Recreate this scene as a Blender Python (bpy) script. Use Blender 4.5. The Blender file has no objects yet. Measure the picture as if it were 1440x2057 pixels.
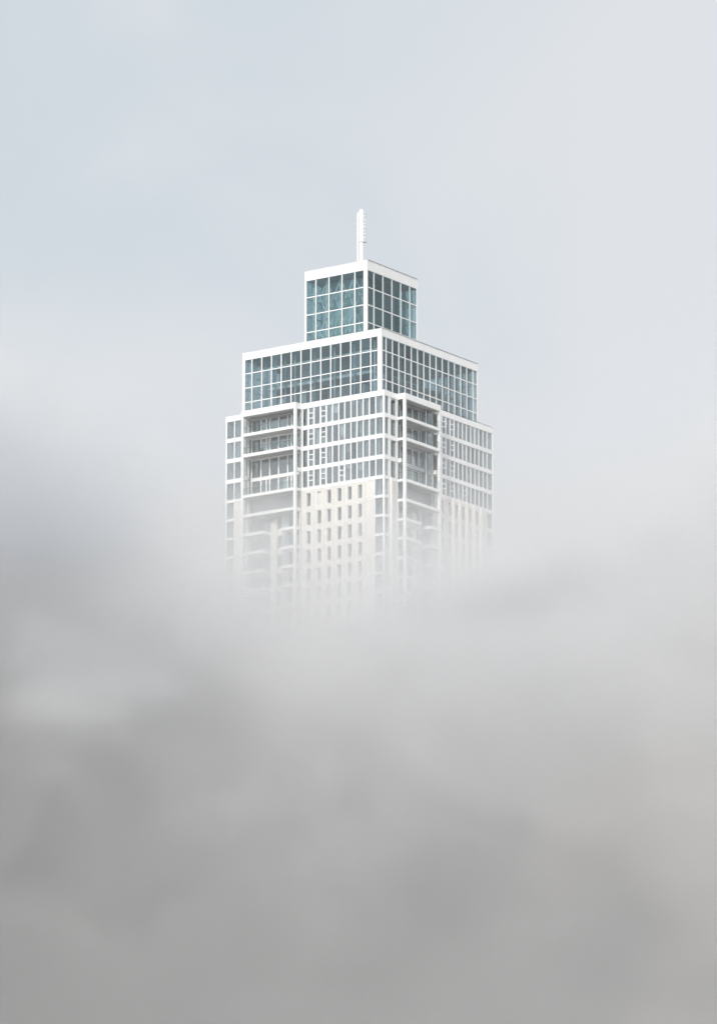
import bpy, math, random
from mathutils import Vector, Matrix
R = math.radians
random.seed(4)
scene = bpy.context.scene
col = scene.collection

# ------------------------------------------------------------------ camera
cam_d = bpy.data.cameras.new('camera')
cam_d.sensor_fit = 'HORIZONTAL'
cam_d.sensor_width = 36.0
cam_d.lens = 36.0 * 10243.0 / 1440.0
cam_d.clip_start = 1.0
cam_d.clip_end = 30000.0
cam = bpy.data.objects.new('camera', cam_d)
col.objects.link(cam)
PITCH = math.atan(2400.0 / 10243.0)
cam.location = (0, 0, 1.7)
cam.rotation_euler = (R(90) + PITCH, 0, 0)
scene.camera = cam

# ------------------------------------------------------------------ light
SUN_EL, SUN_AZ = R(36), R(199)            # azimuth clockwise from +Y: behind the camera, to its left
sun_dir = Vector((math.sin(SUN_AZ) * math.cos(SUN_EL), math.cos(SUN_AZ) * math.cos(SUN_EL), math.sin(SUN_EL)))
sd = bpy.data.lights.new('sun', 'SUN')
sd.energy = 3.0
sd.angle = R(3.0)
sd.color = (1.0, 0.955, 0.89)
sun = bpy.data.objects.new('sun', sd)
col.objects.link(sun)
sun.rotation_euler = sun_dir.to_track_quat('Z', 'Y').to_euler()

world = bpy.data.worlds.new('World')
scene.world = world
world.use_nodes = True
wt = world.node_tree
wn, wl = wt.nodes, wt.links
for n in list(wn): wn.remove(n)
wout = wn.new('ShaderNodeOutputWorld')
bg = wn.new('ShaderNodeBackground'); bg.inputs['Strength'].default_value = 0.1
sky = wn.new('ShaderNodeTexSky'); sky.sky_type = 'NISHITA'; sky.sun_disc = False
sky.sun_elevation = SUN_EL; sky.sun_rotation = SUN_AZ
sky.air_density = 1.0; sky.dust_density = 3.0
tc = wn.new('ShaderNodeTexCoord')
nz = wn.new('ShaderNodeTexNoise'); nz.inputs['Scale'].default_value = 14.0; nz.inputs['Detail'].default_value = 4.0
nz.inputs['Roughness'].default_value = 0.5; nz.inputs['Distortion'].default_value = 0.6
wl.new(tc.outputs['Generated'], nz.inputs['Vector'])
sep = wn.new('ShaderNodeSeparateXYZ'); wl.new(tc.outputs['Generated'], sep.inputs[0])
def wm(op, a, b=None, c=None):
    m = wn.new('ShaderNodeMath'); m.operation = op
    for k, v in enumerate((a, b, c)):
        if v is None: continue
        if isinstance(v, (int, float)): m.inputs[k].default_value = v
        else: wl.new(v, m.inputs[k])
    return m.outputs[0]
# thin cloud cover: whiter to the right, bluer breaks to the left
rp = wn.new('ShaderNodeMapRange'); rp.inputs[1].default_value = 0.10; rp.inputs[2].default_value = 0.72
rp.inputs[3].default_value = 0.0; rp.inputs[4].default_value = 1.0; rp.interpolation_type = 'SMOOTHSTEP'
wl.new(wm('MULTIPLY_ADD', sep.outputs[0], 2.6, nz.outputs['Fac']), rp.inputs[0])
cl = wn.new('ShaderNodeMix'); cl.data_type = 'RGBA'
cl.inputs[6].default_value = (6.6, 7.22, 7.7, 1); cl.inputs[7].default_value = (7.8, 8.02, 8.33, 1)
wl.new(rp.outputs[0], cl.inputs[0])
mx = wn.new('ShaderNodeMix'); mx.data_type = 'RGBA'; mx.inputs[0].default_value = 0.93
wl.new(sky.outputs[0], mx.inputs[6])
# the haze is brighter on the sun's side of the sky
dp = wn.new('ShaderNodeVectorMath'); dp.operation = 'DOT_PRODUCT'
wl.new(tc.outputs['Generated'], dp.inputs[0]); dp.inputs[1].default_value = sun_dir
glow = wm('MULTIPLY_ADD', wm('MAXIMUM', dp.outputs['Value'], 0.0), 0.9, 1.0)
sc_ = wn.new('ShaderNodeVectorMath'); sc_.operation = 'SCALE'
wl.new(cl.outputs[2], sc_.inputs[0]); wl.new(glow, sc_.inputs['Scale'])
wl.new(sc_.outputs[0], mx.inputs[7])
wl.new(mx.outputs[2], bg.inputs['Color'])
wl.new(bg.outputs[0], wout.inputs[0])
world.cycles.sampling_method = 'MANUAL'
world.cycles.sample_map_resolution = 256

vs = scene.view_settings
vs.view_transform = 'Standard'; vs.look = 'None'; vs.exposure = 0.0; vs.gamma = 1.0
vs.use_curve_mapping = False
cy = scene.cycles
cy.max_bounces = 12; cy.diffuse_bounces = 3; cy.glossy_bounces = 3; cy.transmission_bounces = 4
cy.transparent_max_bounces = 24; cy.volume_bounces = 4
cy.volume_step_rate = 3.0; cy.volume_max_steps = 160
cy.use_adaptive_sampling = True; cy.adaptive_threshold = 0.04
cy.use_denoising = True
cy.caustics_reflective = False; cy.caustics_refractive = False

# ------------------------------------------------------------------ materials
def new_mat(name):
    m = bpy.data.materials.new(name); m.use_nodes = True
    for n in list(m.node_tree.nodes): m.node_tree.nodes.remove(n)
    return m, m.node_tree.nodes, m.node_tree.links

def solid(name, c, rough=0.5, vary=0.06, scale=0.6, streak=0.0, spec=0.4):
    m, n, l = new_mat(name)
    o = n.new('ShaderNodeOutputMaterial'); p = n.new('ShaderNodeBsdfPrincipled')
    p.inputs['Roughness'].default_value = rough
    p.inputs['Specular IOR Level'].default_value = spec
    g = n.new('ShaderNodeNewGeometry')
    mp = n.new('ShaderNodeMapping'); mp.inputs['Scale'].default_value = (1, 1, 0.25 if streak else 1)
    l.new(g.outputs['Position'], mp.inputs[0])
    t = n.new('ShaderNodeTexNoise'); t.inputs['Scale'].default_value = scale; t.inputs['Detail'].default_value = 5
    l.new(mp.outputs[0], t.inputs['Vector'])
    oi = n.new('ShaderNodeObjectInfo')
    ad = n.new('ShaderNodeMath'); ad.operation = 'MULTIPLY_ADD'; ad.inputs[1].default_value = 0.35
    l.new(oi.outputs['Random'], ad.inputs[0]); l.new(t.outputs['Fac'], ad.inputs[2])
    r = n.new('ShaderNodeMapRange'); r.inputs[1].default_value = 0.3; r.inputs[2].default_value = 1.0
    r.inputs[3].default_value = 1 - vary; r.inputs[4].default_value = 1 + vary
    l.new(ad.outputs[0], r.inputs[0])
    v = n.new('ShaderNodeVectorMath'); v.operation = 'SCALE'; v.inputs[0].default_value = c
    l.new(r.outputs[0], v.inputs['Scale'])
    l.new(v.outputs[0], p.inputs['Base Color'])
    l.new(p.outputs[0], o.inputs[0])
    return m

def glass(name, tint, vary=0.12, rough=0.02, ior=1.5, refl=(0.93, 0.97, 1.0), coat=0.0):
    # one thin tinted sheet: tinted transparency + mirror reflection by Fresnel
    m, n, l = new_mat(name)
    o = n.new('ShaderNodeOutputMaterial')
    oi = n.new('ShaderNodeObjectInfo')
    r = n.new('ShaderNodeMapRange'); r.inputs[3].default_value = 1 - vary; r.inputs[4].default_value = 1 + vary
    l.new(oi.outputs['Random'], r.inputs[0])
    v = n.new('ShaderNodeVectorMath'); v.operation = 'SCALE'; v.inputs[0].default_value = tint
    l.new(r.outputs[0], v.inputs['Scale'])
    tr = n.new('ShaderNodeBsdfTransparent'); l.new(v.outputs[0], tr.inputs[0])
    gl = n.new('ShaderNodeBsdfGlossy'); gl.inputs['Roughness'].default_value = rough; gl.inputs['Color'].default_value = (*refl, 1)
    fr = n.new('ShaderNodeFresnel'); fr.inputs['IOR'].default_value = ior
    mi = n.new('ShaderNodeMixShader')
    ad = n.new('ShaderNodeMath'); ad.operation = 'ADD'; ad.use_clamp = True
    cv = n.new('ShaderNodeMapRange'); cv.inputs[3].default_value = coat * .72; cv.inputs[4].default_value = coat * 1.28
    l.new(oi.outputs['Random'], cv.inputs[0]); l.new(cv.outputs[0], ad.inputs[1])
    ge = n.new('ShaderNodeNewGeometry')           # the sheet mirrors on its outer face only
    iv = n.new('ShaderNodeMath'); iv.operation = 'SUBTRACT'; iv.inputs[0].default_value = 1.0; l.new(ge.outputs['Backfacing'], iv.inputs[1])
    mu = n.new('ShaderNodeMath'); mu.operation = 'MULTIPLY'; l.new(ad.outputs[0], mu.inputs[0]); l.new(iv.outputs[0], mu.inputs[1])
    l.new(fr.outputs[0], ad.inputs[0]); l.new(mu.outputs[0], mi.inputs[0]); l.new(tr.outputs[0], mi.inputs[1]); l.new(gl.outputs[0], mi.inputs[2])
    l.new(mi.outputs[0], o.inputs[0])
    return m

M = {}
M['white'] = solid('white_painted_metal', (0.80, 0.795, 0.78), 0.45, 0.035, 0.5, 1)
M['white_thin'] = solid('white_mullion_metal', (0.78, 0.79, 0.79), 0.4, 0.02, 0.5)
M['beige'] = solid('beige_stone_panel', (0.69, 0.66, 0.61), 0.75, 0.06, 1.2, 1, 0.2)
M['soffit'] = solid('grey_soffit_boards', (0.42, 0.41, 0.395), 0.7, 0.18, 1.6, 0, 0.2)
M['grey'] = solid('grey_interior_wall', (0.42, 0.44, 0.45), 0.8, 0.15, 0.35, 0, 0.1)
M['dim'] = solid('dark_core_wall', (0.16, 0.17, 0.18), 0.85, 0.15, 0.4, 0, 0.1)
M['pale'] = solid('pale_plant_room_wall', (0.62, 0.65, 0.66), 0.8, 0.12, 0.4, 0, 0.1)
M['dark'] = solid('dark_steel', (0.06, 0.065, 0.07), 0.45, 0.1)
M['curtain'] = solid('pale_curtain', (0.62, 0.63, 0.63), 0.9, 0.2, 2.0, 0, 0.1)
M['roof'] = solid('grey_roof_membrane', (0.30, 0.30, 0.30), 0.9, 0.15)
M['glass_teal'] = glass('teal_tinted_glass', (0.67, 0.77, 0.785), .06, ior=1.4, coat=.10, refl=(0.78, 0.95, 0.99))
M['glass_blue'] = glass('grey_blue_tinted_glass', (0.70, 0.775, 0.80), .08, ior=1.4, coat=.10, refl=(0.80, 0.95, 0.99))
M['glass_home'] = glass('apartment_glass', (0.72, 0.77, 0.78), 0.12, ior=1.4, coat=.23, refl=(0.88, 0.96, 0.99))
M['glass_rail'] = glass('clear_balustrade_glass', (0.90, 0.945, 0.945), 0.03, ior=1.2)
M['glass_dark'] = glass('window_glass', (0.62, 0.66, 0.67), 0.2, coat=.1)

# ------------------------------------------------------------------ helpers
class MB:
    """collects boxes, bars and tubes; build() links them as ONE mesh object"""
    def __init__(s, T=None): s.v, s.f, s.m, s.T, s.mats = [], [], [], T, []
    def mi(s, mat):
        if mat not in s.mats: s.mats.append(mat)
        return s.mats.index(mat)
    def pt(s, p):
        return s.T(*p) if s.T else p
    def box(s, a0, a1, b0, b1, c0, c1, mat='white'):
        i = len(s.v); k = s.mi(mat)
        P = [(a0, b0, c0), (a1, b0, c0), (a1, b1, c0), (a0, b1, c0), (a0, b0, c1), (a1, b0, c1), (a1, b1, c1), (a0, b1, c1)]
        s.v += [s.pt(p) for p in P]
        for q in ((0, 3, 2, 1), (4, 5, 6, 7), (0, 1, 5, 4), (1, 2, 6, 5), (2, 3, 7, 6), (3, 0, 4, 7)):
            s.f.append([i + j for j in q]); s.m.append(k)
        return s
    def bar(s, p, q, w, mat='white', n=4, w2=None, up=(0, 0, 1)):
        p = Vector(s.pt(p)); q = Vector(s.pt(q)); d = (q - p).normalized()
        u = Vector(up)
        if abs(d.dot(u)) > 0.95: u = Vector((1, 0, 0))
        x = d.cross(u).normalized(); y = d.cross(x)
        i = len(s.v); k = s.mi(mat); w2 = w if w2 is None else w2
        for c, ww in ((p, w), (q, w2)):
            for j in range(n):
                a = 2 * math.pi * (j + 0.5) / n
                s.v.append(tuple(c + (x * math.cos(a) + y * math.sin(a)) * ww * 0.5 / (math.cos(math.pi / n) if n == 4 else 1)))
        for j in range(n):
            s.f.append([i + j, i + (j + 1) % n, i + n + (j + 1) % n, i + n + j]); s.m.append(k)
        s.f.append([i + j for j in range(n)][::-1]); s.m.append(k)
        s.f.append([i + n + j for j in range(n)]); s.m.append(k)
        return s
    def build(s, name, parent=None):
        me = bpy.data.meshes.new(name); me.from_pydata(s.v, [], s.f)
        for k in s.mats: me.materials.append(M[k])
        me.polygons.foreach_set('material_index', s.m)
        me.update()
        import bmesh
        b = bmesh.new(); b.from_mesh(me); bmesh.ops.recalc_face_normals(b, faces=b.faces); b.to_mesh(me); b.free()
        o = bpy.data.objects.new(name, me); col.objects.link(o)
        if parent: o.parent = parent
        return o

def one(name, parent, T, *a, mat='white'):
    return MB(T).box(*a, mat).build(name, parent)

# ------------------------------------------------------------------ ground
def plane_mesh(name, size, z, mat, seg=1):
    me = bpy.data.meshes.new(name)
    h = size
    me.from_pydata([(-h, -h, z), (h, -h, z), (h, h, z), (-h, h, z)], [], [(0, 1, 2, 3)])
    me.materials.append(mat); o = bpy.data.objects.new(name, me); col.objects.link(o); return o
M['ground'] = solid('ground_paving', (0.12, 0.12, 0.115), 0.9, 0.25, 0.05, 0, 0.1)
g = plane_mesh('ground', 12000, 0.0, M['ground'])
g['kind'] = 'structure'; g['label'] = 'grey city ground far below the fog'

# ------------------------------------------------------------------ the tower
L = 30.6
tower = bpy.data.objects.new('skyscraper', None)
col.objects.link(tower)
tower.location = (4.0, 770.0, 0.0)
tower.rotation_euler = (0, 0, -R(35.02))
tower['label'] = 'white stepped glass skyscraper with rooftop mast rising out of the fog'
tower['category'] = 'skyscraper'

def FL(s, d, z): return (s - L, d, z)          # left (sunlit) facade: s runs from its left end, d is depth inwards
def FR(s, d, z): return (-d, s, z)             # right (shaded) facade
def FB(s, d, z): return (-s, L - d, z)         # rear facades
def FS(s, d, z): return (-L + d, L - s, z)

def part(name):
    o = bpy.data.objects.new(name, None); col.objects.link(o); o.parent = tower; return o

# ---- a glazed box (crown, upper storeys)
def glazed_box(part_name, x0, x1, y0, y1, zb, zrows, ztop, mx, my, corner, gmat, mw, tw):
    """x0..x1, y0..y1 in tower coordinates; mx / my are mullion centres on the left / right face"""
    roofz = ztop - 0.55
    b = MB()
    pz = zrows[-1]                                   # underside of the parapet
    t = 0.30
    b.box(x0, x1, y0, y0 + t, pz, ztop).box(x0, x1, y1 - t, y1, pz, ztop)
    b.box(x0, x0 + t, y0 + t, y1 - t, pz, ztop).box(x1 - t, x1, y0 + t, y1 - t, pz, ztop)
    b.box(x0 + t, x1 - t, y0 + t, y1 - t, pz + 0.15, roofz, 'roof')
    cl_, cr, cb = corner                              # post widths: far-left, front corner, far-right
    b.box(x0 + .005, x0 + cl_, y0 + .005, y0 + 0.35, zb, pz)
    b.box(x1 - cr[0], x1 - .005, y0 + .005, y0 + cr[1], zb, pz)
    b.box(x1 - 0.35, x1 - .005, y1 - cb, y1 - .005, zb, pz)
    b.box(x0 + .005, x0 + 0.35, y1 - 0.35, y1 - .005, zb, pz)
    p = b.build(part_name, tower)
    one('coping', p, None, x0 - 0.03, x1 + 0.03, y0 - 0.03, y0 + t + 0.03, ztop + .002, ztop + 0.06)
    one('coping', p, None, x1 - t - 0.03, x1 + 0.03, y0 + t + 0.031, y1 + 0.03, ztop + .002, ztop + 0.06)
    # a slim dark gutter rail runs just above the right-hand parapet
    g = MB(); g.bar((x1 - 0.1, y0 + 0.5, ztop + 0.17), (x1 - 0.1, y1, ztop + 0.17), 0.07, 'dark')
    n = int((y1 - y0) / 2.4)
    for i in range(n + 1):
        yy = y0 + 0.6 + (y1 - y0 - 0.8) * i / n
        g.bar((x1 - 0.1, yy, ztop + 0.05), (x1 - 0.1, yy, ztop + 0.17), 0.05, 'dark')
    g.build('roof_rail', p)
    # mullions and transoms
    for x in mx: one('mullion', p, None, x - mw / 2, x + mw / 2, y0 + 0.03, y0 + 0.22, zb, pz - .002)
    for y in my: one('mullion', p, None, x1 - 0.22, x1 - 0.03, y - mw / 2, y + mw / 2, zb, pz - .002)
    for z in zrows[:-1]:
        one('transom', p, None, x0 + cl_, x1 - cr[0], y0 + 0.045, y0 + 0.19, z - tw / 2, z + tw / 2)
        one('transom', p, None, x1 - 0.19, x1 - 0.045, y0 + cr[1], y1 - cb, z - tw / 2, z + tw / 2)
    zz = [zb] + list(zrows)
    xs = [x0 + cl_] + list(mx) + [x1 - cr[0]]
    ys = [y0 + cr[1]] + list(my) + [y1 - cb]
    for i in range(len(xs) - 1):
        for j in range(len(zz) - 1):
            a = random.uniform(-.012, .012)
            one('pane', p, None, xs[i] + .02, xs[i + 1] - .02, y0 + .085 + a, y0 + .105 + a, zz[j] + .02, zz[j + 1] - .02, mat=gmat)
    for i in range(len(ys) - 1):
        for j in range(len(zz) - 1):
            a = random.uniform(-.012, .012)
            one('pane', p, None, x1 - .105 + a, x1 - .085 + a, ys[i] + .02, ys[i + 1] - .02, zz[j] + .02, zz[j + 1] - .02, mat=gmat)
    # the two rear faces, out of sight: joined
    r = MB()
    for i in range(len(xs) - 1):
        r.box(xs[i] + mw / 2, xs[i + 1] - mw / 2, y1 - .135, y1 - .115, zb, pz, gmat)
        if i: r.box(xs[i] - mw / 2, xs[i] + mw / 2, y1 - .22, y1 - .03, zb, pz)
    for i in range(len(ys) - 1):
        r.box(x0 + .115, x0 + .135, ys[i] + mw / 2, ys[i + 1] - mw / 2, zb, pz, gmat)
        if i: r.box(x0 + .03, x0 + .22, ys[i] - mw / 2, ys[i] + mw / 2, zb, pz)
    for z in zrows[:-1]:
        r.box(x0 + .35, x1 - .35, y1 - .19, y1 - .045, z - tw / 2, z + tw / 2)
        r.box(x0 + .045, x0 + .19, y0 + .35, y1 - .35, z - tw / 2, z + tw / 2)
    r.build('rear_glazing', p)['kind'] = 'stuff'
    return p

# crown box
AX0, AX1, AY0, AY1 = -21.55, -9.32, 8.7, 23.05
amx = [-19.36, -16.79, -14.23, -11.72]
amy = [10.72, 13.23, 15.76, 18.25, 20.8]
crown = glazed_box('crown', AX0, AX1, AY0, AY1, 210.4, [213.3, 216.17, 219.07, 221.97, 224.77], 226.35, amx, amy,
                   (0.38, (0.70, 0.25), 0.42), 'glass_teal', 0.18, 0.16)
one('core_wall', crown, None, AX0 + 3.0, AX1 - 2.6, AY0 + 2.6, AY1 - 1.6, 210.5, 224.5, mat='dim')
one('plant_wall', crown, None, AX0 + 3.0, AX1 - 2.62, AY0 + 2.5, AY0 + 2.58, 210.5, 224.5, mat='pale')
one('floor_slab', crown, None, AX0 + 0.5, AX1 - 0.5, AY0 + 0.5, AY1 - 0.5, 210.2, 210.45, mat='grey')
# storey-high steel trusses just behind the glass
for (z0, z1) in ((213.2, 218.9), (218.9, 224.6)):
    zm = (z0 + z1) / 2
    cols_x = [-20.6, -18.1, -15.4, -12.7, -10.4]
    for i, x in enumerate(cols_x):
        if z0 < 214: MB().bar((x, AY0 + 1.4, 210.5), (x, AY0 + 1.4, 224.6), 0.34, 'white').build('column', crown)
        for sg in (-1, 1):
            q = x + sg * 1.25
            if AX0 + .6 < q < AX1 - .6:
                MB().bar((x, AY0 + 1.4, z1 - .1), (q, AY0 + 1.4, zm + .2), 0.24, 'white').build('brace', crown)
                MB().bar((q, AY0 + 1.45, zm), (x, AY0 + 1.45, z0 + .2), 0.22, 'white').build('brace', crown)
    for i, y in enumerate([10.2, 12.9, 15.6, 18.3, 21.4]):
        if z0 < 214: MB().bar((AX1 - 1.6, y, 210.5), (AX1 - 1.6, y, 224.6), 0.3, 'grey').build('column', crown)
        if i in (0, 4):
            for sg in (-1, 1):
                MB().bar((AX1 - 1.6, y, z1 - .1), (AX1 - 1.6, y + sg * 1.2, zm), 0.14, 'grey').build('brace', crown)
for x in (-16.0, -13.7):
    one('plant_unit', crown, None, x, x + 0.5, AY0 + 1.9, AY0 + 2.3, 216.5, 217.35, mat='white')

# upper storeys
BX0, BX1, BY0, BY1 = -28.65, -1.62, 1.6, 28.98
bmx = [-26.78 + 1.9235 * i for i in range(13)]
bmy = [3.0 + 1.746 * i for i in range(15)]
upper = glazed_box('upper_storeys', BX0, BX1, BY0, BY1, 200.9, [204.12, 206.48, 208.85, 211.1], 212.28, bmx, bmy,
                   (0.52, (0.78, 0.36), 0.46), 'glass_blue', 0.175, 0.15)
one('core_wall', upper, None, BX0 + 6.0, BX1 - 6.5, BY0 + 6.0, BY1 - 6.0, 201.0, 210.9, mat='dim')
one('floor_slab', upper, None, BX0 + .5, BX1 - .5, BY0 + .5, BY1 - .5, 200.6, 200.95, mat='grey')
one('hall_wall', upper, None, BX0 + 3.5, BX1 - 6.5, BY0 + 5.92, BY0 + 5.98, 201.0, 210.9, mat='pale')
w = MB()
w.box(BX0 + 3.2, BX1 - 3.2, BY0 + 2.2, BY0 + 5.9, 206.2, 206.45, 'grey')
w.box(BX0 + 3.2, BX1 - 3.2, BY0 + 2.12, BY0 + 2.2, 206.05, 206.5, 'white')
w.box(BX1 - 6.2, BX1 - 2.6, BY0 + 6, BY1 - 3, 206.2, 206.45, 'grey')
w.build('gallery', upper)
one('ring_beam', upper, None, BX0 + 1.0, BX1 - 1.4, BY0 + 1.7, BY0 + 1.95, 209.55, 209.75)
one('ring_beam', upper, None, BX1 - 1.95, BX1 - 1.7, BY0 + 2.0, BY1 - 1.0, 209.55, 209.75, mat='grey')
for i in range(14):
    x = BX0 + 1.6 + 1.9235 * i
    if i % 2 == 0 or i < 5:
        MB().bar((x, BY0 + 1.5, 201), (x, BY0 + 1.5, 211), 0.36, 'white' if i % 4 == 0 else 'grey', 8).build('column', upper)
for i in range(15):
    y = BY0 + 2.2 + 1.746 * i
    if i % 3 == 0 or i > 9:
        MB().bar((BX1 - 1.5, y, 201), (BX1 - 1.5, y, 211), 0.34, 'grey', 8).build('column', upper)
rnd = random.Random(9)
cm = MB()
for i in range(22):      # plant, blinds and partitions standing inside the hall
    x = BX0 + 1.2 + rnd.random() * 24; wd = rnd.uniform(.3, 1.5); hh = rnd.uniform(1.2, 4.3)
    yy = BY0 + rnd.uniform(2.4, 5)
    cm.box(x, x + wd, yy, yy + .4, 201 + (5.5 if rnd.random() < .35 else 0), 201.4 + hh + 1, rnd.choice(['curtain', 'grey', 'pale', 'dark']))
for i in range(18):
    y = BY0 + 1.2 + rnd.random() * 24; wd = rnd.uniform(.3, 1.3); hh = rnd.uniform(1.5, 5.5)
    xx = BX1 - rnd.uniform(2.4, 5)
    cm.box(xx - .4, xx, y, y + wd, 201, 201.4 + hh, rnd.choice(['curtain', 'grey', 'pale', 'grey']))
cm.build('plant_equipment', upper)['kind'] = 'stuff'

# ---- main block
main = MB()
ZT = 201.77
main.box(-L + 5.5, -5.5, 5.5, L - 5.5, 0.0, 200.5, 'grey')           # core
main.box(-L + 0.3, -0.3, 0.3, L - 0.3, 200.55, 200.88, 'roof')
block = main.build('main_block', tower)
BANDS = [(197.43, 198.10), (194.08, 194.77), (190.72, 191.40), (187.55, 188.05)] + \
        [(187.80 - 3.05 * k - 0.22, 187.80 - 3.05 * k + 0.22) for k in range(1, 12)]
ZLOW = BANDS[-1][0]
tops = [200.87] + [b[0] for b in BANDS]             # top of the glass of each storey
bots = [b[1] for b in BANDS]                        # bottom of the glass of each storey
# floor slabs inside
fs = MB()
for (a, b) in BANDS:
    fs.box(-L + 0.35, -0.35, 1.05, L - 0.35, a + .03, b - .03, 'grey')
    fs.box(-L + 0.35, -L + 4.0, 0.35, 1.049, a + .03, b - .03, 'grey')
    fs.box(-15.7, -0.35, 0.35, 1.049, a + .03, b - .03, 'grey')
fs.build('floor_slabs', block)
MUL = [14.93, 16.01, 17.2, 18.37, 19.57, 20.74, 21.93, 23.07, 24.26, 25.42, 26.61, 27.79, 28.98, 30.47]
WIN = [(15.76, 16.54), (17.80, 18.58), (19.69, 20.47), (21.66, 22.44), (23.63, 24.41), (25.59, 26.37)]

def vpane(T, s0, s1, z0, z1, mat='glass_home', d=.06, name='pane', parent=None):
    a = random.uniform(-.012, .012)
    return one(name, parent or block, T, s0, s1, d + a, d + a + .02, z0, z1, mat=mat)

def vent_pane(T, s0, s1, z0, z1):
    """a narrow opening light: white frame with two cross rails"""
    h = z1 - z0
    f = MB(T)
    f.box(s0, s0 + .1, .02, .17, z0, z1, 'white_thin').box(s1 - .1, s1, .02, .17, z0, z1, 'white_thin')
    for q in (.40, .70):
        f.box(s0 + .1, s1 - .1, .02, .17, z0 + h * q - .07, z0 + h * q + .07, 'white_thin')
    f.build('window_frame', block)
    for a, b in ((0, .40), (.40, .70), (.70, 1)):
        vpane(T, s0 + .1, s1 - .1, z0 + h * a + (.07 if a else 0), z0 + h * b - (.07 if b < 1 else 0))

def facade(T, side, b0, b1, wing):
    """one street face: wing | loggia bay | main part, seen from outside left to right"""
    right = side == 'right'
    # parapet
    one('parapet', block, T, -0.06 if not right else .301, b0, -0.06, .30, 200.87, ZT)
    one('parapet', block, T, b1, L + (0.06 if not right else -0.0), -0.06, .30, 200.87, ZT)
    if right:
        g = MB(T).bar((b1 + .3, -.05, ZT + .14), (L, -.05, ZT + .14), .06, 'dark')
        for i in range(7): g.bar((b1 + .5 + i * 2.4, -.05, ZT), (b1 + .5 + i * 2.4, -.05, ZT + .14), .05, 'dark')
        g.build('roof_rail', block)
    # ---- main part: four storeys of strip glazing
    for k in range(4):
        z0, z1 = bots[k], tops[k]
        one('floor_band', block, T, b1 + .002, 30.545, -.05, .28, BANDS[k][0], BANDS[k][1] if k < 3 else 188.1)
        for i in range(len(MUL) - 1):
            wdt = .2 if i else .25
            one('mullion', block, T, MUL[i] - wdt / 2, MUL[i] + wdt / 2, .0, .2, z0, z1, mat='white_thin')
            a, b = MUL[i] + wdt / 2 + .003, MUL[i + 1] - .1
            if i == 12: b = 30.35
            if i in (1, 3) or (k == 3 and i == 6):
                vent_pane(T, a, b, z0, z1)
            else:
                vpane(T, a, b, z0, z1)
    # corner post, the whole height
    one('corner_post', block, T, 30.36, 30.60 if right else 30.605, -.07, .24, ZLOW, 200.87)
    # ---- lower storeys: stone panels with punched windows, glazed corner strip
    rec = .42 if right else .22
    e0 = b1 + .05
    edges = [e0] + [(WIN[i][1] + WIN[i + 1][0]) / 2 for i in range(5)] + [27.1]
    one('stone_fascia', block, T, e0, 28.72, 0.0, .45, 187.32, 187.548 if not right else 187.548, mat='beige')
    for k in range(11):
        zt = 187.30 - 3.05 * k; zb = zt - 3.03
        w0, w1 = zt - 2.30, zt - 0.18
        for i in range(6):
            a, b = edges[i] + .012, edges[i + 1] - .012
            p, q = WIN[i]
            m = MB(T)
            m.box(a, p, 0, .45, zb, zt, 'beige').box(q, b, 0, .45, zb, zt, 'beige')
            m.box(p, q, 0, .45, w1, zt, 'beige').box(p, q, 0, .45, zb, w0, 'beige')
            m.build('stone_panel', block)
            n = MB(T)
            n.box(p, p + .06, rec, rec + .1, w0, w1, 'white_thin').box(q - .06, q, rec, rec + .1, w0, w1, 'white_thin')
            n.box(p + .06, q - .06, rec, rec + .1, w1 - .06, w1, 'white_thin').box(p + .06, q - .06, rec, rec + .1, w0, w0 + .06, 'white_thin')
            n.box(p + .06, q - .06, rec + .04, rec + .06, w0 + .06, w1 - .06, 'curtain' if (not right and k == 0 and i == 1) else 'glass_dark')
            n.build('window', block)
        m = MB(T); m.box(27.112, 28.72, 0, .45, zb, zt, 'beige'); m.build('stone_panel', block)
        # glazed corner strip
        zz0, zz1 = bots[4 + k], tops[4 + k]
        one('floor_band', block, T, 28.74, 30.545, -.05, .28, BANDS[4 + k][0], BANDS[4 + k][1])
        vpane(T, 28.86, 30.35, zz0, zz1)
        one('mullion', block, T, 28.74, 28.86, .0, .2, zz0, zz1, mat='white_thin')
    if right:
        for i in range(1, 6):
            one('stone_fin', block, T, WIN[i][1] + .22, WIN[i][1] + .60, -.38, -.001, ZLOW, 187.9 - .25 * (5 - i) * .0, mat='beige')
    # ---- wing
    sp = wing
    if not right: one('corner_post', block, T, -.005, .24, -.07, .24, ZLOW, 200.87)
    for k in range(15):
        z0, z1 = bots[k], tops[k]
        one('floor_band', block, T, .245 if not right else .02, (b0 - .002) if k < 4 else sp['lower'], -.05, .28, BANDS[k][0], BANDS[k][1])
        for (a, b) in (sp['panes'] if k < 4 else sp['panes'][:1]): vpane(T, a, b, z0, z1)
        for (a, b) in (sp['posts'] if k < 4 else sp['posts'][:1]):
            one('mullion', block, T, a, b, .0, .2, z0, z1)
    one('stone_pier', block, T, sp['lower'] + .003, b0 + .4, -.02, .6, ZLOW, 187.5, mat='beige')
    if right: one('stone_fin', block, T, sp['lower'] + .45, sp['lower'] + .85, -.25, -.021, ZLOW, 187.9, mat='white')
    # ---- loggia bay
    lg = MB(T)
    D0 = -1.5
    lg.box(b0, b1, D0 - .02, D0 + .3, 200.86, ZT + .03)
    lg.box(b0, b0 + .3, D0 + .301, .299, 200.86, ZT + .03).box(b1 - .3, b1, D0 + .301, .299, 200.86, ZT + .03)
    lg.box(b0 + .3, b1 - .3, D0 + .3, 1.2, 201.0, 201.5, 'soffit')
    log = lg.build('loggia', tower)
    P = dict(parent=log)
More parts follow.
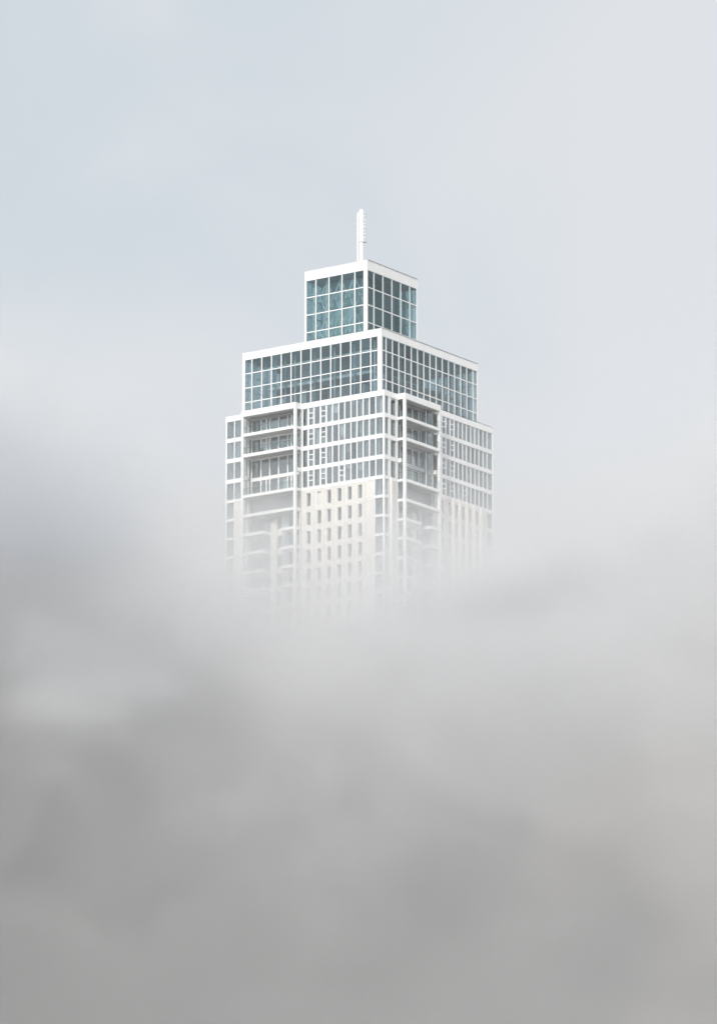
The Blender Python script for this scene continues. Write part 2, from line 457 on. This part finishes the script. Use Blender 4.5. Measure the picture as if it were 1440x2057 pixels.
    for a in (b0, b1 - .42):
        one('column', log, T, a + .004, a + .416, D0, D0 + .42, ZLOW, 200.86)
    for a in (b0 + .02, b1 - .26):
        one('post', log, T, a, a + .2, -.08, .16, ZLOW, 200.86)
    BK = 1.0
    # slabs
    def slab(s0, s1, z0, z1, d1=BK):
        one('balcony_slab', log, T, s0, s1, D0 + .02, d1, z0, z1)
        one('soffit', log, T, s0 + .25, s1 - .25, D0 + .3, d1 - .3, z0 - .03, z0 - .002, mat='soffit')
    def rail(s0, s1, z, side_=None):
        one('balustrade', log, T, s0, s1, D0 + .10, D0 + .125, z + .05, z + 1.05, mat='glass_rail')
        one('handrail', log, T, s0, s1, D0 + .09, D0 + .135, z + 1.053, z + 1.095, mat='dark')
    for (z0, z1) in ((197.60, 198.06), (194.22, 194.70), (187.60, 188.04), (184.43, 184.88)):
        slab(b0 + .43, b1 - .43, z0, z1)
        for s0_, s1_ in ((b0 + .03, b0 + .429), (b1 - .429, b1 - .03)):
            one('slab_edge', log, T, s0_, s1_, D0 + .43, .6, z0 + .02, z1 - .02)
        if z0 > 186: rail(b0 + .43, b1 - .43, z1)
    # side screens: glass in dark frames
    for (z0, z1) in ((198.06, 200.86), (194.70, 197.60), (191.4, 194.22), (188.04, 190.7), (184.88, 187.6)):
        for a in (b0 + .12, b1 - .14):
            vpane(T, a, a + .02, z0 + .05, z1 - .05, 'glass_rail', name='side_screen', parent=log) if False else \
                MB(T).box(a, a + .02, D0 + .43, -.09, z0 + .04, z1 - .04, 'glass_rail').build('side_screen', log)
            f = MB(T)
            f.box(a - .02, a + .05, -.16, -.09, z0, z1, 'dark').box(a - .02, a + .05, D0 + .43, -.09, z1 - .06, z1, 'dark')
            f.box(a - .02, a + .05, D0 + .43, -.16, z0 + 1.05, z0 + 1.10, 'dark')
            f.build('screen_frame', log)
    for a in (b0 + .03, b1 - .3):
        one('slab_edge', log, T, a, a + .27, D0 + .8, -.17, 190.72, 191.36)
    # back wall glazing of the four upper storeys
    off = b0 - 4.05
    posts = [(4.35, .2), (6.2, .24), (7.27, .22), (7.93, .22), (9.64, .22), (11.43, .2), (12.16, .24), (13.1, .22), (14.3, .2)]
    posts = [(s + off, w_) for s, w_ in posts if s + off < b1 - .2]
    zones = [(198.06, 200.98, 1), (194.70, 197.45, 1), (191.25, 194.06, 0), (188.04, 190.68, 1)]
    for (z0, z1, doors) in zones:
        ps = posts if doors else [p_ for i, p_ in enumerate(posts) if i in (0, 1, 3, 4, 5, 7, 8)]
        for s, w_ in ps:
            one('frame_post', log, T, s - w_ / 2, s + w_ / 2, BK - .08, BK + .12, z0, z1)
        one('frame_head', log, T, b0 + .2, b1 - .2, BK - .10, BK + .14, z1 + .001, z1 + .16)
        for (s, w_), (s2, w2) in zip(ps[:-1], ps[1:]):
            vpane(T, s + w_ / 2, s2 - w2 / 2, z0, z1, 'glass_home', BK + .02, parent=log)
    one('floor_band', log, T, b0 + .3, b1 - .25, BK - .12, BK + .16, 190.69, 191.24)
    # inner side wall at the left end (white frames and glass)
    for (z0, z1) in ((198.06, 200.98), (194.70, 197.45), (191.25, 194.06), (188.04, 190.68)):
        one('frame_post', log, T, b0 + .03, b0 + .2, .35, .52, z0, z1)
    # projecting glazed end of the back wall
    e1 = b1 - .28
    if right:
        for (z0, z1) in ((194.70, 197.45), (188.04, 194.06), (198.06, 200.98)):
            one('frame_post', log, T, e1 - 1.75, e1 - 1.62, -.05, .08, z0, z1, mat='white')
            one('downpipe', log, T, e1 - 1.5, e1 - 1.38, -.1, .02, z0, z1, mat='dark')
            vpane(T, e1 - 1.37, e1 - .2, z0, z1, 'glass_home', -.04, parent=log)
            MB(T).box(e1 - 1.69, e1 - 1.67, .08, .98, z0, z1, 'glass_home').build('pane', log)
    # dim rooms behind
    rm = MB(T)
    for k in range(5):
        zz = [197.5, 194.1, 190.8, 187.6, 184.4][k]
        rm.box(b0 + .3, b1 - .3, BK + .2, 5.4, zz, zz + .45, 'grey')
    for i in range(10):
        s = b0 + .5 + rnd.random() * (b1 - b0 - 2); k = rnd.randrange(4)
        rm.box(s, s + rnd.uniform(.3, .9), BK + .35, BK + .45, [198.1, 194.7, 191.3, 188.1][k], [200.7, 197.3, 194, 190.6][k], 'curtain')
    rm.build('rooms', log)['kind'] = 'stuff'
    # storey 5: closed back wall
    one('rear_wall', log, T, b0 + .2, b1 - .2, BK + .3, BK + .5, ZLOW, 187.6, mat='grey')
    for a in (b0 + .15, b1 - .3):
        one('side_wall', log, T, a, a + .15, .17, BK + .3, ZLOW, 187.58, mat='grey')
    # storeys below: two short balconies either side of a stone stair shaft
    g0, g1 = b0 + 4.6, b1 - 3.0
    for k in range(2, 12):
        zc = 187.66 - 3.05 * k
        z0, z1 = zc - .22, zc + .22
        one('balcony_slab', log, T, b0 + .43, g0, D0 + .02, BK + .29, z0, z1)
        one('balcony_slab', log, T, g1, b1 - .43, D0 + .02, BK + .29, z0, z1)
        for s0_, s1_ in ((b0 + .03, b0 + .429), (b1 - .429, b1 - .03)):
            one('slab_edge', log, T, s0_, s1_, D0 + .43, .16, z0 + .03, z1 - .03)
        one('balustrade', log, T, b0 + .43, g0 - .05, D0 + .10, D0 + .125, z1 + .05, z1 + 1.05, mat='glass_rail')
        one('balustrade', log, T, g1 + .05, b1 - .43, D0 + .10, D0 + .125, z1 + .05, z1 + 1.05, mat='glass_rail')
        one('spandrel', log, T, g0 + 1.16, g0 + 2.0, .55, BK + .28, z0 - .25, z1 + .35, mat='beige')
        vpane(T, g0 + 1.16, g0 + 2.0, z1 + .36, z1 + 2.38, 'glass_dark', .75, parent=log)
        vpane(T, b0 + .5, g0, z1 + .1, z1 + 2.5, 'glass_home', BK + .2, parent=log)
        vpane(T, g1 + .3, b1 - .5, z1 + .1, z1 + 2.5, 'glass_home', BK + .2, parent=log)
    one('stone_pier', log, T, g0 - .02, g0 + 1.15, .30, BK + .28, ZLOW, 183.6, mat='beige')
    one('stone_pier', log, T, g0 + 2.01, g1 + .28, .50, BK + .28, ZLOW, 184.4, mat='grey')
    return log

logL = facade(FL, 'left', 4.05, 14.70, dict(panes=[(.26, 1.55), (1.75, 3.7)], posts=[(1.56, 1.74), (3.71, 4.0)], lower=1.6))
logR = facade(FR, 'right', 3.55, 13.58, dict(panes=[(.25, 1.12), (1.85, 3.1)], posts=[(1.13, 1.84), (3.11, 3.5)], lower=1.15))

# rooms of the main block: partitions and curtains behind the strip glazing, joined
rm = MB()
for T in (FL, FR):
    o = MB(T)
    for k in range(15):
        z0, z1 = bots[k], tops[k]
        for s in (18.4, 21.95, 25.4, 28.9, 2.2):
            o.box(s - .06, s + .06, 1.2 if s > 15 else .5, 5.4, z0 - .02, z1 + .02, 'grey')
        for i in range(13):
            r_ = rnd.random()
            if r_ < .34:
                a = MUL[i] + .12 + rnd.random() * .5; o.box(a, a + rnd.uniform(.15, .6), .45, .52, z0, z1 - .02, 'curtain')
            elif r_ < .5:
                o.box(MUL[i] + .12, MUL[i + 1] - .12, .4, .43, z1 - rnd.uniform(.5, 1.9), z1 - .02, 'curtain')
    o.build('rooms', block)['kind'] = 'stuff'

# two rear faces of the main block, out of sight: joined strips
r = MB()
for T in (FB, FS):
    q = MB(T)
    q.box(0.02, L - .31 if T is FS else L - .02, -.04, .30, 200.87, ZT - .003)
    for (a, b) in BANDS: q.box(.25, L - .25, -.03, .28, a, b)
    for i in range(26): q.box(.3 + i * 1.2 - .1, .3 + i * 1.2 + .1, 0, .2, ZLOW, 200.87)
    q.box(.3, L - .3, .12, .14, ZLOW, 200.87, 'glass_home')
    q.build('rear_facade', block)['kind'] = 'stuff'

# the shaft down to the street, all of it inside the fog: joined
sh = MB()
sh.box(-L + .4, -.4, .4, L - .4, 0, ZLOW - .01, 'glass_dark')
z = ZLOW - .45
while z > 3:
    sh.box(-L, 0, 0, L, z, z + .44); z -= 3.05
for T in (FL, FR, FB, FS):
    q = MB(T)
    for (a, b) in WIN: q.box(b, b + 1.15, .02, .39, 0, ZLOW, 'beige')
    q.box(3.5, 3.95, -1.4, .39, 0, ZLOW).box(14, 14.4, -1.4, .39, 0, ZLOW)
    q.build('shaft_piers', block)['kind'] = 'stuff'
sh.build('shaft', block)['kind'] = 'stuff'

# ---- mast on the crown roof
mc = (-15.17, 15.5)
ms = MB()
ms.bar((mc[0], mc[1], 225.8), (mc[0], mc[1], 231.9), .72, 'white', 12)
ms.bar((mc[0], mc[1], 231.9), (mc[0], mc[1], 232.15), .95, 'white', 12)
ms.bar((mc[0], mc[1], 232.15), (mc[0], mc[1], 237.2), .80, 'white', 12)
ms.bar((mc[0], mc[1], 237.2), (mc[0], mc[1], 237.42), .5, 'white', 12)
mast = ms.build('antenna_mast', tower)
lx = Vector((math.cos(R(35.02)), math.sin(R(35.02))))         # world +X in tower coordinates
def moff(d): return (mc[0] + lx.x * d, mc[1] + lx.y * d)
tx, ty = moff(-.60)
MB().bar((tx, ty, 225.8), (tx, ty, 236.75), .24, 'white', 8).build('cable_duct', mast)
MB().bar((tx, ty, 236.75), (tx, ty, 237.0), .1, 'white', 6).build('lightning_rod', mast)
for z_ in (227.5, 229.5, 231.6, 234.0, 236.2):
    MB().bar((tx, ty, z_), (mc[0], mc[1], z_), .08, 'white').build('bracket', mast)
for i in range(8):
    z_ = 232.6 + i * .6
    a = moff(.36); b_ = moff(.66)
    MB().bar((a[0], a[1], z_), (b_[0], b_[1], z_ + .16), .10, 'dark' if i % 9 == 8 else 'white').build('antenna_arm', mast)
    MB().bar((b_[0], b_[1], z_ - .08), (b_[0], b_[1], z_ + .3), .13, 'grey', 6).build('antenna_element', mast)
a = moff(.3); b_ = moff(.85)
MB().bar((a[0], a[1], 231.95), (b_[0], b_[1], 231.85), .08, 'dark').build('bracket', mast)

# ---- chair on the second balcony of the left loggia
def chair(name, label, T, s, d, z):
    e = bpy.data.objects.new(name, None); col.objects.link(e)
    Wm = Matrix.Translation((4.0, 770.0, 0.0)) @ Matrix.Rotation(-R(35.02), 4, 'Z')
    e.location = Wm @ Vector(T(s, d, z)); e.rotation_euler = (0, 0, -R(35.02) + (R(90) if T is FR else 0))
    e['label'] = label; e['category'] = 'chair'
    MB().box(-.28, .28, -.28, .28, .40, .46, 'dark').build('seat', e)
    MB().bar((-.28, .27, .9), (.28, .27, .9), .06, 'dark').bar((-.28, .27, .65), (.28, .27, .65), .06, 'dark').build('backrest', e)
    for x in (-.25, .25):
        for y in (-.25, .25):
            MB().bar((x, y, 0), (x, y, .40 if y < 0 else .95), .05, 'dark').build('leg', e)
    return e
chair('balcony_chair', 'dark chair on the second balcony down of the sunlit loggia', FL, 4.05 + 3.2, -.5, 194.70)

# ------------------------------------------------------------------ fog bank
fm, n, l = new_mat('fog_volume')
o = n.new('ShaderNodeOutputMaterial'); pv = n.new('ShaderNodeVolumePrincipled')
pv.inputs['Color'].default_value = (0.866, 0.863, 0.866, 1)
pv.inputs['Density'].default_value = 0.01
pv.inputs['Anisotropy'].default_value = 0.1
l.new(pv.outputs[0], o.inputs['Volume'])

fog_me = bpy.data.meshes.new('fog_bank'); fog = bpy.data.objects.new('fog_bank', fog_me); col.objects.link(fog)
fog['kind'] = 'stuff'
fog['label'] = 'pale grey fog bank swallowing the lower tower'
ng = bpy.data.node_groups.new('fog_field', 'GeometryNodeTree')
ng.interface.new_socket('Geometry', in_out='INPUT', socket_type='NodeSocketGeometry')
ng.interface.new_socket('Geometry', in_out='OUTPUT', socket_type='NodeSocketGeometry')
N, K = ng.nodes, ng.links
def math_(op, a, b=None, c=None, clamp=False):
    m = N.new('ShaderNodeMath'); m.operation = op; m.use_clamp = clamp
    for i, v in enumerate((a, b, c)):
        if v is None: continue
        if isinstance(v, (int, float)): m.inputs[i].default_value = v
        else: K.new(v, m.inputs[i])
    return m.outputs[0]
def ramp(v, a, b, smooth=True):
    m = N.new('ShaderNodeMapRange'); m.interpolation_type = 'SMOOTHSTEP' if smooth else 'LINEAR'
    K.new(v, m.inputs[0])
    for i, q in ((1, a), (2, b)):
        if isinstance(q, (int, float)): m.inputs[i].default_value = q
        else: K.new(q, m.inputs[i])
    return m.outputs[0]
def noise(scale, detail, off, stretch=(1, 1, 1)):
    v = N.new('ShaderNodeVectorMath'); v.operation = 'MULTIPLY_ADD'
    v.inputs[1].default_value = stretch; v.inputs[2].default_value = off
    K.new(pos, v.inputs[0])
    t = N.new('ShaderNodeTexNoise'); t.inputs['Scale'].default_value = scale; t.inputs['Detail'].default_value = detail
    t.inputs['Roughness'].default_value = 0.5
    K.new(v.outputs[0], t.inputs['Vector']); return math_('MULTIPLY_ADD', t.outputs['Fac'], 2.0, -1.0)
pos = N.new('GeometryNodeInputPosition').outputs[0]
sx = N.new('ShaderNodeSeparateXYZ'); K.new(pos, sx.inputs[0])
X, Y, Z = sx.outputs
big = noise(1 / 46.0, 2.0, (31, 7, 12), (1, .35, 1))
wv = N.new('ShaderNodeVectorMath'); wv.operation = 'SCALE'; K.new(pos, wv.inputs[0]); wv.inputs['Scale'].default_value = 1.0
wc = N.new('ShaderNodeTexNoise'); wc.inputs['Scale'].default_value = 1 / 30.0; wc.inputs['Detail'].default_value = 2.0
K.new(wv.outputs[0], wc.inputs['Vector'])
wd = N.new('ShaderNodeVectorMath'); wd.operation = 'MULTIPLY_ADD'; wd.inputs[1].default_value = (32, 32, 32)
K.new(wc.outputs['Color'], wd.inputs[0]); K.new(pos, wd.inputs[2])
plain = pos
pos = wd.outputs[0]                                   # warped position: drawn-out, curling wisps
mid = noise(1 / 20.0, 4.0, (5, 40, 3), (1, .4, 1))
fine = noise(1 / 8.0, 4.0, (15, 4, 33), (.7, .35, 1.2))
pos = plain
calm = ramp(Z, 88.0, 150.0)                           # the low part of the bank is even
zr = math_('MULTIPLY_ADD', math_('SUBTRACT', Y, 770.0), -0.22, Z)
h = math_('MULTIPLY_ADD', math_('MULTIPLY', X, X), 0.0058, 187.5)
h = math_('MULTIPLY_ADD', X, -0.06, h)
h = math_('MULTIPLY_ADD', big, 13.0, h)
h = math_('MULTIPLY_ADD', mid, 13.0, h)
h = math_('MULTIPLY_ADD', fine, 6.0, h)
depth = math_('SUBTRACT', h, zr)                      # metres below the fog top
body = math_('POWER', math_('MULTIPLY', math_('MAXIMUM', depth, 0.0), 1 / 36.0), 1.4)
dens = math_('MINIMUM', math_('MULTIPLY', body, 0.036), 0.10)
dens = math_('MULTIPLY_ADD', ramp(depth, -26.0, 16.0), 0.0020, dens)   # thin haze drawn up the tower
dens = math_('MULTIPLY', dens, math_('MAXIMUM', math_('MULTIPLY_ADD', math_('MULTIPLY', fine, calm), 1.2, 1.0), 0.1))
# the near face of the bank billows
amp = math_('MULTIPLY_ADD', calm, 0.9, 0.1)
dis = math_('MULTIPLY_ADD', mid, 10.0, math_('MULTIPLY_ADD', big, 14.0, math_('MULTIPLY', fine, 6.0)))
yf = math_('MULTIPLY_ADD', dis, amp, Y)
under = math_('MULTIPLY', math_('SUBTRACT', 142.0, Z), math_('MULTIPLY_ADD', X, -0.003, -0.04))
front = math_('SUBTRACT', math_('SUBTRACT', yf, under), math_('MULTIPLY_ADD', X, 0.02, 655.0))
edge = math_('MULTIPLY_ADD', calm, -22.0, 50.0)        # crisper higher up
dens = math_('MULTIPLY', dens, ramp(front, 0.0, edge))
dens = math_('MULTIPLY', dens, math_('MULTIPLY_ADD', calm, 0.6, 1.0))
# soft outer limits
dens = math_('MULTIPLY', dens, ramp(Y, 905.0, 860.0))
dens = math_('MULTIPLY', dens, ramp(X, -98.0, -72.0))
dens = math_('MULTIPLY', dens, ramp(X, 98.0, 72.0))
dens = math_('MULTIPLY', dens, ramp(Y, 623.0, 638.0))
def finish(dens, mn, mxx, res, mat, target, group):
    vc = N.new('GeometryNodeVolumeCube')
    K.new(math_('MAXIMUM', math_('MULTIPLY', dens, 100.0), 0.0015), vc.inputs['Density'])   # the grid drops tiny values: store it a hundredfold
    vc.inputs['Min'].default_value = mn; vc.inputs['Max'].default_value = mxx
    for ax, q in zip('XYZ', res): vc.inputs['Resolution ' + ax].default_value = q
    sm = N.new('GeometryNodeSetMaterial'); sm.inputs['Material'].default_value = mat
    go = N.new('NodeGroupOutput')
    K.new(vc.outputs[0], sm.inputs[0]); K.new(sm.outputs[0], go.inputs[0])
    target.data.materials.append(mat)
    md = target.modifiers.new('field', 'NODES'); md.node_group = group
finish(dens, (-98, 622, 60), (98, 900, 228), (124, 116, 112), fm, fog, ng)

# ---- smaller clouds: shade, a lit billow and warm light put into their colour
def drift(label, colour, centre, radii, tilt, k, seed, rough=.55, xcut=None):
    global N, K, pos
    m, n, l = new_mat('cloud_volume')
    o = n.new('ShaderNodeOutputMaterial'); pv = n.new('ShaderNodeVolumePrincipled')
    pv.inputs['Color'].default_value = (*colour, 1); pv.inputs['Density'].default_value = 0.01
    l.new(pv.outputs[0], o.inputs['Volume'])
    ob = bpy.data.objects.new('cloud', bpy.data.meshes.new('cloud')); col.objects.link(ob)
    ob['kind'] = 'stuff'; ob['label'] = label
    g = bpy.data.node_groups.new('cloud_field', 'GeometryNodeTree')
    g.interface.new_socket('Geometry', in_out='INPUT', socket_type='NodeSocketGeometry')
    g.interface.new_socket('Geometry', in_out='OUTPUT', socket_type='NodeSocketGeometry')
    N, K = g.nodes, g.links
    pos = N.new('GeometryNodeInputPosition').outputs[0]
    sx = N.new('ShaderNodeSeparateXYZ'); K.new(pos, sx.inputs[0])
    X, Y, Z = sx.outputs
    b1 = noise(1 / 26.0, 2.0, seed, (1, .4, 1))
    b2 = noise(1 / 9.0, 4.0, seed, (.8, .4, 1.3))
    cx, cy_, cz = centre; rx, ry, rz = radii
    dx = math_('SUBTRACT', X, cx)
    ex = math_('MULTIPLY', dx, 1 / rx)
    ey = math_('MULTIPLY', math_('SUBTRACT', Y, cy_), 1 / ry)
    ez = math_('MULTIPLY', math_('SUBTRACT', math_('MULTIPLY_ADD', dx, -tilt, Z), cz), 1 / rz)
    rr = math_('SQRT', math_('ADD', math_('ADD', math_('MULTIPLY', ex, ex), math_('MULTIPLY', ey, ey)), math_('MULTIPLY', ez, ez)))
    rr = math_('MULTIPLY_ADD', b1, rough, rr)
    rr = math_('MULTIPLY_ADD', b2, rough * .5, rr)
    dens = math_('MULTIPLY', ramp(rr, 1.0, 0.1), k)
    if xcut: dens = math_('MULTIPLY', dens, ramp(X, *xcut))
    e = 1.5; zz = rz * e + abs(tilt) * rx * e
    mn = (cx - rx * e, cy_ - ry * e, cz - zz); mxx = (cx + rx * e, cy_ + ry * e, cz + zz)
    finish(dens, mn, mxx, [max(16, min(80, int((q - p) / 1.5))) for p, q in zip(mn, mxx)], m, ob, g)
drift('broad cloud bank left of the tower, fog shade put into its grey', (0.71, 0.73, 0.765), (-46, 664, 159), (48, 20, 15), -0.06, .042, (9, 2, 21), .9, (-18.5, -27.0))  # added cloud; its low albedo stands in for shade on the left fog
drift('thin wisp crossing the tower foot towards the right, shade put into its grey', (0.63, 0.635, 0.645), (19, 626, 137.2), (23, 15, 5.5), 0.22, .046, (3, 12, 8), .9)  # darkened colour paints the shaded fog lump by the tower foot
drift('rounded billow of fog low on the left, highlight put into its pale colour', (0.91, 0.91, 0.912), (-36, 634, 128), (22, 13, 10), 0.12, .020, (40, 8, 2), .9)  # higher albedo than the bank paints a sunlit billow
drift('patch of fog low on the right, warm light put into its colour', (0.87, 0.835, 0.80), (48, 652, 104), (26, 26, 46), 0.0, .014, (23, 2, 1), .9)  # added volume; the tint paints a warm city glow on the fog
